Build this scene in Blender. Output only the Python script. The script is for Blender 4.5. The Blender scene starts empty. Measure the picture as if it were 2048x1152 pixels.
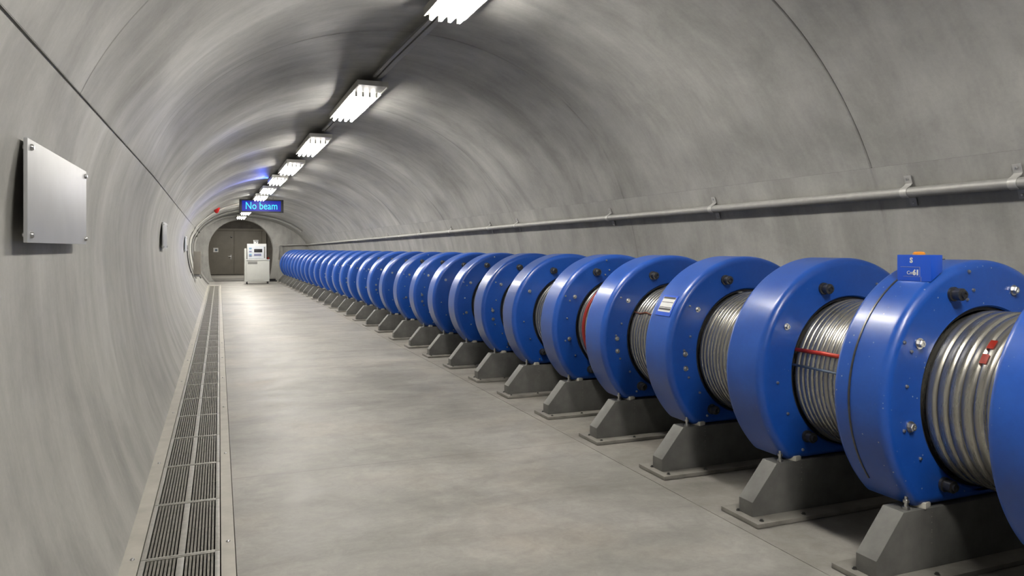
import bpy, bmesh, math, random
from mathutils import Vector, Matrix
random.seed(7)
S = bpy.context.scene
C = S.collection
PI = math.pi

# ------------------------------------------------------------------ helpers
def tag(o, label=None, cat=None, group=None, kind=None):
    if label: o['label'] = label
    if cat: o['category'] = cat
    if group: o['group'] = group
    if kind: o['kind'] = kind
    return o

def thing(name, label, cat, loc=(0, 0, 0), rotz=0.0, group=None):
    o = bpy.data.objects.new(name, None)
    o.empty_display_size = 0.1
    C.objects.link(o)
    o.location = loc
    o.rotation_euler = (0, 0, rotz)
    return tag(o, label, cat, group)

def obj(name, bm, mats, parent=None, smooth=None):
    """link a bmesh as ONE mesh object; smooth = auto-smooth angle in degrees"""
    me = bpy.data.meshes.new(name)
    if smooth is not None:
        ang = math.radians(smooth)
        for e in bm.edges:
            if len(e.link_faces) == 2:
                e.smooth = e.calc_face_angle(0) < ang
        for f in bm.faces: f.smooth = True
    bm.to_mesh(me); bm.free()
    if not isinstance(mats, (list, tuple)): mats = [mats]
    for m in mats: me.materials.append(m)
    o = bpy.data.objects.new(name, me)
    C.objects.link(o)
    if parent: o.parent = parent
    return o

def inst(src, parent, loc=None, rot=None, scale=None, label=None):
    o = src.copy()
    C.objects.link(o)
    o.parent = parent
    if loc is not None: o.location = loc
    if rot is not None: o.rotation_euler = rot
    if scale is not None: o.scale = scale
    if label: o['label'] = label
    return o

def BM(): return bmesh.new()

def box(bm, lo, hi, bev=0.0, mat=0, seg=2):
    g = bmesh.ops.create_cube(bm, size=1.0)
    vs = g['verts']
    for v in vs:
        for k in range(3):
            v.co[k] = lo[k] + (v.co[k] + .5) * (hi[k] - lo[k])
    fs = list({f for v in vs for f in v.link_faces})
    if bev > 0:
        es = list({e for v in vs for e in v.link_edges})
        r = bmesh.ops.bevel(bm, geom=es, offset=bev, segments=seg, profile=.7, affect='EDGES')
        fs = [f for f in r['faces']] + [f for f in fs if f.is_valid]
    for f in fs:
        if f.is_valid: f.material_index = mat
    return bm

def frame_of(d):
    d = d.normalized()
    up = Vector((0, 0, 1)) if abs(d.z) < .9 else Vector((1, 0, 0))
    a = d.cross(up).normalized(); b = a.cross(d).normalized()
    return a, b

def tube(bm, pts, r, n=10, cap=True, mat=0):
    pts = [Vector(p) for p in pts]
    rings = []
    for i, p in enumerate(pts):
        if i == 0: d = pts[1] - pts[0]
        elif i == len(pts) - 1: d = pts[-1] - pts[-2]
        else: d = (pts[i + 1] - p).normalized() + (p - pts[i - 1]).normalized()
        a, b = frame_of(d)
        rr = r[i] if isinstance(r, (list, tuple)) else r
        rings.append([bm.verts.new(p + a * rr * math.cos(2 * PI * k / n) + b * rr * math.sin(2 * PI * k / n)) for k in range(n)])
    for i in range(len(rings) - 1):
        for k in range(n):
            f = bm.faces.new((rings[i][k], rings[i][(k + 1) % n], rings[i + 1][(k + 1) % n], rings[i + 1][k]))
            f.material_index = mat
    if cap:
        bm.faces.new(rings[0][::-1]).material_index = mat
        bm.faces.new(rings[-1]).material_index = mat
    return bm

def lathe(bm, prof, n=24, axis='Y', mat=0, closed=False):
    """prof: list of (radius, along axis)"""
    rings = []
    for (r, t) in prof:
        ring = []
        for k in range(n):
            a = 2 * PI * k / n
            x, z = r * math.cos(a), r * math.sin(a)
            co = (x, t, z) if axis == 'Y' else ((t, x, z) if axis == 'X' else (x, z, t))
            ring.append(bm.verts.new(co))
        rings.append(ring)
    for i in range(len(rings) - 1):
        for k in range(n):
            f = bm.faces.new((rings[i][k], rings[i + 1][k], rings[i + 1][(k + 1) % n], rings[i][(k + 1) % n]))
            f.material_index = mat
    if closed:
        bm.faces.new(rings[0]); bm.faces.new(rings[-1][::-1])
    bmesh.ops.recalc_face_normals(bm, faces=bm.faces[:])
    return bm

def prism(bm, poly, y0, y1, bev=0.0, mat=0):
    """poly in X,Z extruded along Y"""
    a = [bm.verts.new((x, y0, z)) for x, z in poly]
    b = [bm.verts.new((x, y1, z)) for x, z in poly]
    fs = [bm.faces.new(a), bm.faces.new(b[::-1])]
    n = len(poly)
    for k in range(n):
        fs.append(bm.faces.new((a[k], b[k], b[(k + 1) % n], a[(k + 1) % n])))
    bmesh.ops.recalc_face_normals(bm, faces=fs)
    if bev > 0:
        es = list({e for f in fs for e in f.edges})
        bmesh.ops.bevel(bm, geom=es, offset=bev, segments=2, profile=.7, affect='EDGES')
    for f in bm.faces: f.material_index = mat
    return bm

def text_mesh(name, s, size, m, parent, loc, rot, ext=0.002, bold=0.0, align='CENTER'):
    cu = bpy.data.curves.new(name + '_src', 'FONT')
    cu.body = s; cu.size = size; cu.extrude = ext; cu.offset = bold
    cu.align_x = align; cu.align_y = 'CENTER'; cu.resolution_u = 3
    t = bpy.data.objects.new(name + '_src', cu)
    C.objects.link(t)
    dg = bpy.context.evaluated_depsgraph_get()
    me = bpy.data.meshes.new_from_object(t.evaluated_get(dg))
    bpy.data.objects.remove(t); bpy.data.curves.remove(cu)
    me.name = name
    me.materials.clear(); me.materials.append(m)
    o = bpy.data.objects.new(name, me)
    C.objects.link(o)
    o.parent = parent; o.location = loc; o.rotation_euler = rot
    return o

ORD = ['first', 'second', 'third', 'fourth', 'fifth', 'sixth', 'seventh', 'eighth', 'ninth', 'tenth', 'eleventh', 'twelfth',
       'thirteenth', 'fourteenth', 'fifteenth', 'sixteenth', 'seventeenth', 'eighteenth', 'nineteenth', 'twentieth']
def ordinal(i):
    if i < 20: return ORD[i]
    t = {2: ('twenty', 'twentieth'), 3: ('thirty', 'thirtieth'), 4: ('forty', 'fortieth')}[(i + 1) // 10]
    r = (i + 1) % 10
    return t[1] if r == 0 else t[0] + '-' + ORD[r - 1]

# ------------------------------------------------------------------ materials
class N:
    def __init__(s, name):
        s.m = bpy.data.materials.new(name); s.m.use_nodes = True
        s.t = s.m.node_tree; s.n = s.t.nodes; s.l = s.t.links
        s.b = s.n['Principled BSDF']
    def add(s, typ, **kw):
        n = s.n.new(typ)
        for k, v in kw.items():
            if k in n.inputs: n.inputs[k].default_value = v
            else: setattr(n, k, v)
        return n
    def link(s, a, b): s.l.new(a, b)
    def mapping(s, src, scale, rot=(0, 0, 0)):
        mp = s.n.new('ShaderNodeMapping'); mp.inputs['Scale'].default_value = scale
        mp.inputs['Rotation'].default_value = rot
        s.link(src, mp.inputs['Vector']); return mp.outputs['Vector']
    def noise(s, vec, scale, detail=4, rough=.55, dist=0.0):
        n = s.n.new('ShaderNodeTexNoise'); n.inputs['Scale'].default_value = scale
        n.inputs['Detail'].default_value = detail; n.inputs['Roughness'].default_value = rough
        n.inputs['Distortion'].default_value = dist
        s.link(vec, n.inputs['Vector']); return n.outputs['Fac']
    def ramp(s, fac, stops):
        r = s.n.new('ShaderNodeValToRGB')
        e = r.color_ramp.elements
        while len(e) < len(stops): e.new(.5)
        for k, (p, c) in enumerate(stops):
            e[k].position = p
            e[k].color = (c, c, c, 1) if isinstance(c, (int, float)) else (*c, 1)
        s.link(fac, r.inputs['Fac']); return r.outputs['Color']
    def mix(s, a, b, fac, blend='MIX'):
        m = s.n.new('ShaderNodeMix'); m.data_type = 'RGBA'; m.blend_type = blend
        for sock, v in ((m.inputs['Factor'], fac), (m.inputs['A'], a), (m.inputs['B'], b)):
            pass
        def put(sock, v):
            if hasattr(v, 'is_output'): s.link(v, sock)
            elif isinstance(v, (int, float)): sock.default_value = v
            else: sock.default_value = (*v, 1)
        put(m.inputs[0], fac); put(m.inputs[6], a); put(m.inputs[7], b)
        return m.outputs[2]
    def math(s, op, a, b=None):
        m = s.n.new('ShaderNodeMath'); m.operation = op
        for k, v in enumerate((a, b)):
            if v is None: continue
            if hasattr(v, 'is_output'): s.link(v, m.inputs[k])
            else: m.inputs[k].default_value = v
        return m.outputs[0]
    def bump(s, h, strength, dist=.01):
        b = s.n.new('ShaderNodeBump'); b.inputs['Strength'].default_value = strength
        b.inputs['Distance'].default_value = dist
        s.link(h, b.inputs['Height']); s.link(b.outputs['Normal'], s.b.inputs['Normal'])

def simple(name, col, rough=.5, metal=0.0, var=0.0, vscale=8, coat=0.0, bump=0.0):
    k = N(name); b = k.b
    b.inputs['Base Color'].default_value = (*col, 1)
    b.inputs['Roughness'].default_value = rough; b.inputs['Metallic'].default_value = metal
    b.inputs['Coat Weight'].default_value = coat
    tc = k.add('ShaderNodeTexCoord').outputs['Object']
    f = k.noise(tc, vscale, 5, .6)
    v = max(var, .04)
    k.link(k.ramp(f, [(.3, tuple(c * (1 - v) for c in col)), (.7, tuple(min(1, c * (1 + v)) for c in col))]), b.inputs['Base Color'])
    if bump: k.bump(k.noise(tc, vscale * 6, 4), bump, .004)
    return k.m

def emis(name, col, strength):
    k = N(name); b = k.b
    b.inputs['Base Color'].default_value = (*[min(1, c) for c in col], 1)
    b.inputs['Emission Color'].default_value = (*col, 1)
    b.inputs['Emission Strength'].default_value = strength
    b.inputs['Roughness'].default_value = .4
    return k.m

def vault_mat(name, tint=(1, 1, 1), joints=True, gloss=.47):
    """cast concrete: formwork streaks run round the arc; UV = (metres along the tunnel, metres round the arc)"""
    k = N(name)
    uv = k.add('ShaderNodeUVMap', uv_map='UVMap').outputs['UV']
    st = k.noise(k.mapping(uv, (2.2, .45, 1)), 1.0, 5, .6, .5)
    st2 = k.noise(k.mapping(uv, (16.0, 2.2, 1)), 1.0, 5, .65, .4)
    mot = k.noise(k.mapping(uv, (1.25, 1, 1)), 1.5, 7, .68, .3)
    fine = k.noise(k.mapping(uv, (1, 1, 1)), 34, 5, .75)
    c1 = tuple(a * t for a, t in zip((.255, .252, .240), tint)); c2 = tuple(a * t for a, t in zip((.375, .371, .354), tint))
    col = k.ramp(st, [(.25, c1), (.75, c2)])
    g = k.ramp(mot, [(.30, .74), (.5, .97), (.70, 1.18)])
    col = k.mix(col, g, .9, 'MULTIPLY')
    g2 = k.ramp(st2, [(.25, .93), (.75, 1.05)])
    col = k.mix(col, g2, .8, 'MULTIPLY')
    g3 = k.ramp(fine, [(.25, .88), (.75, 1.09)])
    col = k.mix(col, g3, .6, 'MULTIPLY')
    # pin holes
    pv = k.add('ShaderNodeTexVoronoi', Scale=2.2); k.link(uv, pv.inputs['Vector'])
    hole = k.ramp(pv.outputs['Distance'], [(.012, .35), (.02, 1.0)])
    col = k.mix(col, hole, .7, 'MULTIPLY')
    if joints:   # grime along the formwork joints
        sep = k.add('ShaderNodeSeparateXYZ'); k.link(uv, sep.inputs[0])
        wob = k.math('MULTIPLY', k.math('SUBTRACT', k.noise(uv, 1.3, 3), .5), .10)
        u = k.math('ADD', k.math('SUBTRACT', sep.outputs[0], JOINT0 - JPITCH / 2), wob)
        d = k.math('ABSOLUTE', k.math('SUBTRACT', k.math('MODULO', k.math('ADD', u, JPITCH * 10), JPITCH), JPITCH / 2))
        j = k.ramp(d, [(0.0, .70), (.03, .86), (.16, 1.0)])
        amt = k.ramp(k.noise(k.mapping(uv, (.3, .9, 1)), 1.4, 3), [(.38, .15), (.62, 1.0)])
        side = k.math('MINIMUM', k.math('MAXIMUM', k.math('MULTIPLY', k.math('SUBTRACT', sep.outputs[1], 1.2), .5), .22), 1.0)
        if name != 'vault_concrete': side = 1.0
        col = k.mix(col, j, k.math('MULTIPLY', amt, side), 'MULTIPLY')
    k.link(col, k.b.inputs['Base Color'])
    k.link(k.ramp(st, [(.3, gloss + .12), (.7, gloss - .04)]), k.b.inputs['Roughness'])
    k.b.inputs['Specular IOR Level'].default_value = .45
    k.bump(k.math('ADD', k.math('MULTIPLY', st2, .5), k.math('MULTIPLY', fine, .25)), .16, .010)
    return k.m

JOINT0, JPITCH = 3.87, 3.38

def floor_mat(name, c_lo, c_hi, rlo, rhi, joints=True):
    k = N(name)
    tc = k.add('ShaderNodeTexCoord').outputs['Object']
    a = k.noise(tc, .9, 6, .58, .6); b_ = k.noise(tc, 3.2, 6, .6, .5); c = k.noise(tc, 45, 4, .7)
    tr = k.noise(k.mapping(tc, (.6, 1.7, 1)), 1.4, 6, .6, .6)
    col = k.ramp(a, [(.28, c_lo), (.72, c_hi)])
    col = k.mix(col, k.ramp(b_, [(.28, .80), (.72, 1.12)]), .9, 'MULTIPLY')
    col = k.mix(col, k.ramp(tr, [(.30, .74), (.5, .98), (.7, 1.08)]), .9, 'MULTIPLY')
    d8 = k.noise(tc, 9, 8, .72, .8)
    col = k.mix(col, k.ramp(d8, [(.3, .84), (.5, .99), (.72, 1.13)]), .8, 'MULTIPLY')
    col = k.mix(col, k.ramp(c, [(.25, .91), (.75, 1.06)]), .7, 'MULTIPLY')
    warm = k.noise(tc, .9, 4, .6)
    col = k.mix(col, k.ramp(warm, [(.5, (1, 1, 1)), (.7, (1.04, .985, .93))]), .8, 'MULTIPLY')
    if joints:
        sep = k.add('ShaderNodeSeparateXYZ'); k.link(tc, sep.inputs[0])
        wob = k.math('MULTIPLY', k.math('SUBTRACT', k.noise(tc, 2.0, 4), .5), .03)
        u = k.math('ADD', k.math('ADD', sep.outputs[1], wob), 30 - 3.95 + 1.3)
        d = k.math('ABSOLUTE', k.math('SUBTRACT', k.math('MODULO', u, 2.6), 1.3))
        col = k.mix(col, k.ramp(d, [(.0035, .72), (.009, 1.0)]), .7, 'MULTIPLY')
    k.link(col, k.b.inputs['Base Color'])
    k.link(k.ramp(b_, [(.3, rlo), (.72, rhi)]), k.b.inputs['Roughness'])
    k.b.inputs['Specular IOR Level'].default_value = .20
    k.bump(c, .02, .004)
    return k.m

def blue_mat(name, specks=0.0):
    k = N(name)
    tc = k.add('ShaderNodeTexCoord').outputs['Object']
    n1 = k.noise(tc, 3.0, 5, .6); n2 = k.noise(tc, 38, 4, .7)
    col = k.ramp(n1, [(.3, (.0085, .066, .355)), (.7, (.0125, .088, .43))])
    col = k.mix(col, k.ramp(n2, [(.3, .92), (.7, 1.06)]), .7, 'MULTIPLY')
    v = k.add('ShaderNodeTexVoronoi', Scale=26.0); k.link(tc, v.inputs['Vector'])
    gate = k.ramp(k.noise(tc, 5.0, 2), [(.52 - specks * .08, 0.0), (.6 - specks * .08, 1.0)])
    sp = k.math('MULTIPLY', k.ramp(v.outputs['Distance'], [(.05 + .03 * specks, 1.0), (.075 + .03 * specks, 0.0)]), gate)
    col = k.mix(col, (.38, .42, .50), k.math('MULTIPLY', sp, .35 + .45 * specks))
    k.link(col, k.b.inputs['Base Color'])
    k.link(k.ramp(n1, [(.3, .30), (.7, .42)]), k.b.inputs['Roughness'])
    k.b.inputs['Coat Weight'].default_value = .25; k.b.inputs['Coat Roughness'].default_value = .18
    k.bump(n2, .04, .003)
    return k.m

def coil_mat(name):
    k = N(name)
    tc = k.add('ShaderNodeTexCoord').outputs['Object']
    n1 = k.noise(k.mapping(tc, (2, 40, 2)), 1.0, 4, .6)
    col = k.ramp(n1, [(.3, (.27, .258, .225)), (.55, (.41, .397, .355)), (.75, (.52, .51, .47))])
    k.link(col, k.b.inputs['Base Color'])
    k.b.inputs['Metallic'].default_value = .82
    k.link(k.ramp(n1, [(.3, .36), (.7, .22)]), k.b.inputs['Roughness'])
    return k.m

M = dict(
    vault=vault_mat('vault_concrete', (1.10, 1.10, 1.09)),
    wall=vault_mat('wall_concrete', (1.20, 1.20, 1.18), joints=False),
    wallr=vault_mat('wall_concrete_with_joints', (1.10, 1.10, 1.09), joints=True),
    floor=floor_mat('polished_concrete', (.250, .241, .222), (.395, .383, .357), .40, .54),
    apron=floor_mat('raw_concrete', (.24, .228, .208), (.34, .327, .304), .5, .65, joints=False),
    trim=simple('cement_edging', (.42, .40, .355), .55, 0, .12, 6, bump=.05),
    dark=simple('dark_channel', (.045, .043, .04), .8, 0, .3, 20),
    steel=simple('galvanised_steel', (.38, .37, .34), .42, .65, .15, 25),
    pipe=simple('pipe_grey', (.30, .297, .285), .50, .25, .10, 18),
    clamp=simple('clamp_steel', (.46, .455, .44), .45, .3, .1, 20),
    bar=simple('grating_bar', (.17, .16, .14), .55, .3, .25, 25),
    bolt=simple('bolt_steel', (.50, .50, .50), .28, .95, .1, 30),
    darkbolt=simple('dark_bolt_steel', (.10, .10, .10), .36, .8, .2, 30),
    blue=blue_mat('blue_paint'), bluesp=blue_mat('blue_paint_chipped', 1.0),
    coil=coil_mat('silver_winding'),
    gap_shade=simple('coil_gap_shade', (.02, .02, .022), .6),
    ped=simple('cast_pedestal', (.125, .125, .117), .55, 0, .22, 7, bump=.12),
    plate=simple('pedestal_plate', (.22, .21, .19), .5, .0, .20, 9, bump=.08),
    red=simple('red_plastic', (.62, .045, .02), .35), darkred=simple('dark_red', (.28, .02, .015), .4),
    redlamp=simple('red_beacon', (.55, .012, .01), .25),
    bgrey=simple('blue_grey_cable', (.10, .14, .20), .4),
    brown=simple('brown_cord', (.16, .055, .03), .7),
    white=simple('white_paint', (.88, .89, .89), .35, 0, .03), shim=simple('pale_shim', (.72, .70, .62), .5),
    cream=simple('console_grey', (.72, .73, .69), .42, 0, .04, 4),
    ally=simple('brushed_panel', (.47, .475, .485), .42, .25, .04, 5),
    black=simple('black_plastic', (.012, .012, .014), .35), grey=simple('mid_grey', (.26, .26, .25), .45),
    orange=simple('orange_button', (.85, .32, .03), .4),
    label=simple('label_white', (.78, .79, .78), .4), boxblue=simple('box_blue', (.010, .090, .62), .32, 0, .06, 10, coat=.3),
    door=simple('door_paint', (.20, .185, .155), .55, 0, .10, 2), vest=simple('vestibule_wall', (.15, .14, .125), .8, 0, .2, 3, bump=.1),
    housing=simple('lamp_housing', (.62, .61, .57), .45, 0, .04),
    tube=emis('lit_tube', (1.0, .960, .890), 88.0), tubenear=emis('lit_tube_boosted', (1.0, .960, .890), 150.0),  # tubes above the camera boosted to strengthen the near light
    ledblue=emis('led_panel_blue', (.003, .016, .42), .9), ledcyan=emis('led_letters_cyan', (.03, .72, 1.0), 1.35),
    tile=simple('pale_blue_tile', (.22, .45, .66), .4), lilac=simple('keypad_lilac', (.26, .27, .46), .4),
    facepale=simple('console_face', (.80, .84, .90), .4),
)

for k_ in ('ledblue', 'ledcyan'):
    b_ = M[k_].node_tree.nodes['Principled BSDF']; b_.inputs['Base Color'].default_value = (.01, .01, .02, 1); b_.inputs['Specular IOR Level'].default_value = .1

# ------------------------------------------------------------------ the tunnel section
def lerp(a, b, t): return a + (b - a) * t
def cl(t, lo=0.0, hi=1.0): return max(lo, min(hi, t))
def top(Y): return 3.62 - .67 * cl((Y - 8) / 28, 0, 1.1)
def apex(Y): return 1.85 - .90 * cl((Y - 6) / 30, 0, 1.1)
def xl(Y): return -.73 - .32 * cl((Y - 8) / 28, 0, 1.1)
def xr(Y): return 4.43 - .36 * cl((Y - 8) / 28, 0, 1.1)
LIGHTS = [(1.86, .1), (1.82, 5.02), (1.705, 9.98), (1.575, 13.76), (1.475, 16.96), (1.37, 19.5), (1.29, 22.1), (1.21, 24.4), (1.13, 26.8), (1.06, 29.1), (.99, 31.43), (.90, 34.2)]
UND = .042  # depth of the waves added to the vault to strengthen its light bands
def und(Y):
    """waves added to the vault to darken it between lamps: it hangs a little lower at each lamp than at the joints between"""
    ys = [-5.0] + [y for _, y in LIGHTS] + [37.0]
    for k in range(len(ys) - 1):
        if ys[k] <= Y <= ys[k + 1]: return UND * math.cos(2 * PI * (Y - ys[k]) / (ys[k + 1] - ys[k]))
    return UND
ZL, ZR = 1.55, 1.04
X_JUNC = -.43
SEAM_L, SEAM_R = 2.21, 2.06
def left_x(Y, z):
    a = apex(Y) - xl(Y)
    if z >= ZL: c = math.sqrt(max(0, 1 - ((z - ZL) / (top(Y) - ZL)) ** 2))
    else:
        co = (apex(Y) - X_JUNC) / a
        bl = ZL / math.sqrt(1 - co * co)
        c = math.sqrt(max(0, 1 - ((ZL - z) / bl) ** 2))
    return apex(Y) - a * c
def right_x(Y, z):
    if z <= ZR: return xr(Y)
    return apex(Y) + (xr(Y) - apex(Y)) * math.sqrt(max(0, 1 - ((z - ZR) / (top(Y) - ZR)) ** 2))
def vault_pts(Y, n=72):
    t = top(Y)
    a0 = math.asin((SEAM_L - ZL) / (t - ZL)); a1 = math.asin((SEAM_R - ZR) / (t - ZR))
    L = [(apex(Y) - (apex(Y) - xl(Y)) * math.cos(a), ZL + (t - ZL) * math.sin(a)) for a in [lerp(a0, PI / 2, i / n) for i in range(n + 1)]]
    R = [(apex(Y) + (xr(Y) - apex(Y)) * math.cos(a), ZR + (t - ZR) * math.sin(a)) for a in [lerp(PI / 2, a1, i / n) for i in range(1, n + 1)]]
    return L + R
def vault_z(Y, x):
    if x < apex(Y): return ZL + (top(Y) - ZL) * math.sqrt(max(0, 1 - ((apex(Y) - x) / (apex(Y) - xl(Y))) ** 2))
    return ZR + (top(Y) - ZR) * math.sqrt(max(0, 1 - ((x - apex(Y)) / (xr(Y) - apex(Y))) ** 2))

Y0, YE = -7.0, 36.3
def stations(joints):
    ys = [Y0 + .35 * i for i in range(int((YE - Y0) / .35) + 1)] + [YE]
    out = [(y, 0.0) for y in ys]
    if joints:
        j = JOINT0 - 3 * JPITCH
        while j < YE:
            if j > Y0 + .1: out += [(j - .030, 0), (j - .014, 0), (j - .010, 0), (j - .005, .010), (j + .005, .010), (j + .010, 0), (j + .014, 0), (j + .030, 0)]
            j += JPITCH
    js = [y for y, g in out if g > 0]
    out = [q for q in out if q[1] > 0 or q[0] in (Y0, YE) or not any(abs(q[0] - y) < .12 for y in js) or any(abs(abs(q[0] - y - d) ) < .006 for y in js for d in (-.025, -.009, -.005, .005, .009, .025))]
    out.sort()
    return out

def sheet(name, fn, mat, joints, out=0.0, kind='structure', ledge=None):
    """fn(Y) -> [(x, z)...] swept along the tunnel; out pushes away from the section's middle"""
    bm = BM(); uvl = bm.loops.layers.uv.new('UVMap')
    rows = []
    for (Y, g) in stations(joints):
        P = fn(Y); s = 0; row = []
        for i, (x, z) in enumerate(P):
            if i: s += math.hypot(x - P[i - 1][0], z - P[i - 1][1])
            a = P[max(0, i - 1)]; b = P[min(len(P) - 1, i + 1)]
            tx, tz = b[0] - a[0], b[1] - a[1]; L = math.hypot(tx, tz) or 1
            nx, nz = -tz / L, tx / L
            fr = i / (len(P) - 1)
            e = out * (1 - cl(fr * 3)) + (.002 if out else 0) + g * (.25 + .75 * cl((fr - .3) / .3))
            if out:
                q = cl(min(fr, 1 - fr) / .10); e -= und(Y) * q * q * (3 - 2 * q)
            row.append((bm.verts.new((x + nx * e, Y, z + nz * e)), (Y, s)))
        rows.append(row)
    for i in range(len(rows) - 1):
        for k in range(len(rows[i]) - 1):
            q = (rows[i][k], rows[i][k + 1], rows[i + 1][k + 1], rows[i + 1][k])
            f = bm.faces.new([v for v, _ in q])
            f.smooth = True
            for lp, (_, uv) in zip(f.loops, q): lp[uvl].uv = uv
    if ledge:      # flat top edge of the lower wall, tucked behind the vault
        prev = None
        for (Y, g) in stations(False):
            P = fn(Y); x, z = P[-1] if ledge < 0 else P[0]
            if out: x, z = P[0]; x += .008
            q = (bm.verts.new((x, Y, z)), bm.verts.new((x + ledge, Y, z + .0005)))
            if prev: bm.faces.new((prev[0], q[0], q[1], prev[1]))
            prev = q
    o = obj(name, bm, mat)
    return tag(o, kind=kind)

def left_pts(Y, n=30):
    P = [(left_x(Y, lerp(-.03, SEAM_L, i / n)), lerp(-.03, SEAM_L, i / n)) for i in range(n + 1)]
    return P
def right_pts(Y, n=24):
    P = [(right_x(Y, lerp(SEAM_R, 0, i / n)), lerp(SEAM_R, 0, i / n)) for i in range(n + 1)]
    return P + [(P[-1][0], -.03)]

wl = sheet('wall_left', left_pts, M['wall'], False, ledge=-.05)
wr = sheet('wall_right', right_pts, M['wallr'], True, ledge=.05)
ce = sheet('ceiling', vault_pts, M['vault'], True, out=-.0085, ledge=-.03)

# end wall with its round opening
HC, HR_, HT, HB = .95, 1.40, 1.40, 0.0
def hole_pts(n=64):
    P = []
    for i in range(n + 1):
        a = PI * i / n
        P.append((HC - HR_ * math.cos(a), 1.42 + HR_ * math.sin(a)))
    low = [(HC + 1.15 + .25 * math.cos(t * PI / 2), 1.42 * (1 - math.sin(t * PI / 2)) ) for t in [i / 10 for i in range(1, 11)]]
    P += low
    P += [(2 * HC - x, z) for x, z in low[::-1]]
    return P
def end_wall():
    bm = BM(); uvl = bm.loops.layers.uv.new('UVMap')
    H = hole_pts(); n = len(H)
    c = Vector((HC, 1.2))
    def rim(p, L):
        d = (Vector(p) - c)
        tx = (L[1] - c.x) / d.x if d.x > 1e-6 else ((L[0] - c.x) / d.x if d.x < -1e-6 else 1e9)
        tz = (L[3] - c.y) / d.y if d.y > 1e-6 else ((L[2] - c.y) / d.y if d.y < -1e-6 else 1e9)
        t = min(tx, tz); return (c.x + d.x * t, c.y + d.y * t)
    L = (-2.0, 5.0, -.4, 4.0)
    prof = []
    outer = [rim(p, L) for p in H]
    def grow(p, e):
        d = Vector((p[0] - HC, p[1] - 1.3)); d.normalize(); return (p[0] + d.x * e, p[1] + d.y * e)
    loops = [(outer, YE + .55), (outer, YE), ([grow(p, .02) for p in H], YE), (H, YE + .02), (H, YE + .53), ([grow(p, .02) for p in H], YE + .55), (outer, YE + .55)]
    rings = [[bm.verts.new((x, y, z)) for x, z in P] for P, y in loops]
    for i in range(len(rings) - 1):
        for k in range(n):
            f = bm.faces.new((rings[i][k], rings[i][(k + 1) % n], rings[i + 1][(k + 1) % n], rings[i + 1][k]))
            for lp in f.loops: lp[uvl].uv = (lp.vert.co.x + lp.vert.co.y * .5, lp.vert.co.z)
    bmesh.ops.remove_doubles(bm, verts=bm.verts[:], dist=1e-5)
    bmesh.ops.recalc_face_normals(bm, faces=bm.faces[:])
    tag(obj('wall_end', bm, M['wall'], smooth=30), kind='structure')
end_wall()
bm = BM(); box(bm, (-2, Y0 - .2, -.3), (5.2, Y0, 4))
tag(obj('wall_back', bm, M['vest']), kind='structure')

# floor: main slab, strip beside the wall, apron under the magnets, channel for the drain
CREASE = 2.60
def slab(bm, f0, f1, z, ya, yb, depth=.3, step=1.0):
    n = max(1, int((yb - ya) / step))
    ys = [lerp(ya, yb, i / n) for i in range(n + 1)]
    A = [bm.verts.new((f0(y), y, z)) for y in ys]; B = [bm.verts.new((f1(y), y, z)) for y in ys]
    A2 = [bm.verts.new((f0(y), y, z - depth)) for y in ys]; B2 = [bm.verts.new((f1(y), y, z - depth)) for y in ys]
    for i in range(n):
        bm.faces.new((A[i], B[i], B[i + 1], A[i + 1])); bm.faces.new((A2[i], A[i], A[i + 1], A2[i + 1]))
        bm.faces.new((B[i], B2[i], B2[i + 1], B[i + 1])); bm.faces.new((A2[i], A2[i + 1], B2[i + 1], B2[i]))
    bm.faces.new((A[0], A2[0], B2[0], B[0])); bm.faces.new((A[-1], B[-1], B2[-1], A2[-1]))
    bmesh.ops.recalc_face_normals(bm, faces=bm.faces[:])
GX0, GX1 = -.350, .004       # the drain's clear width
G_END = 32.6
def crx(y): return CREASE - .22 * cl((y - 9) / 25)
bm = BM()
slab(bm, lambda y: .078, lambda y: crx(y), 0, Y0, G_END)
slab(bm, lambda y: -1.6, lambda y: crx(y), 0, G_END, YE + .56)
slab(bm, lambda y: -2.0, lambda y: 4.6, 0, YE + .56, 46)
tag(obj('floor', bm, M['floor']), kind='structure')
bm = BM(); slab(bm, lambda y: crx(y) + .002, lambda y: 4.7, .0015, Y0, YE + .3)
tag(obj('floor_apron', bm, M['apron']), kind='structure')
bm = BM(); slab(bm, lambda y: -1.3, lambda y: .3, -.13, Y0, G_END, .1)
tag(obj('floor_channel', bm, M['dark']), kind='structure')

scr_proto = None
def screw_bm(r=.011, h=.008):
    b = BM(); lathe(b, [(0.0005, h), (r * .55, h * .93), (r * .9, h * .55), (r, 0)], 12, 'Z'); return b
t1 = BM(); slab(t1, lambda y: X_JUNC - .25, lambda y: GX0 - .004, .003, Y0, G_END, .2)
t1 = tag(obj('trim_1', t1, M['trim']), kind='structure')
t2 = BM(); slab(t2, lambda y: .010, lambda y: .074, .003, Y0, G_END, .2)
t2 = tag(obj('trim_2', t2, M['trim']), kind='structure')
sp = obj('screw', screw_bm(), M['bolt'], t1, 40); sp.location = (-.388, 3.98, .003)
for y in (5.7, 7.4, 9.1, 10.8, 12.5): inst(sp, t1, (-.388, y, .003))
for y in (4.05, 5.8, 7.5, 9.2, 10.9, 12.6): inst(sp, t2, (.043, y, .003))

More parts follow.
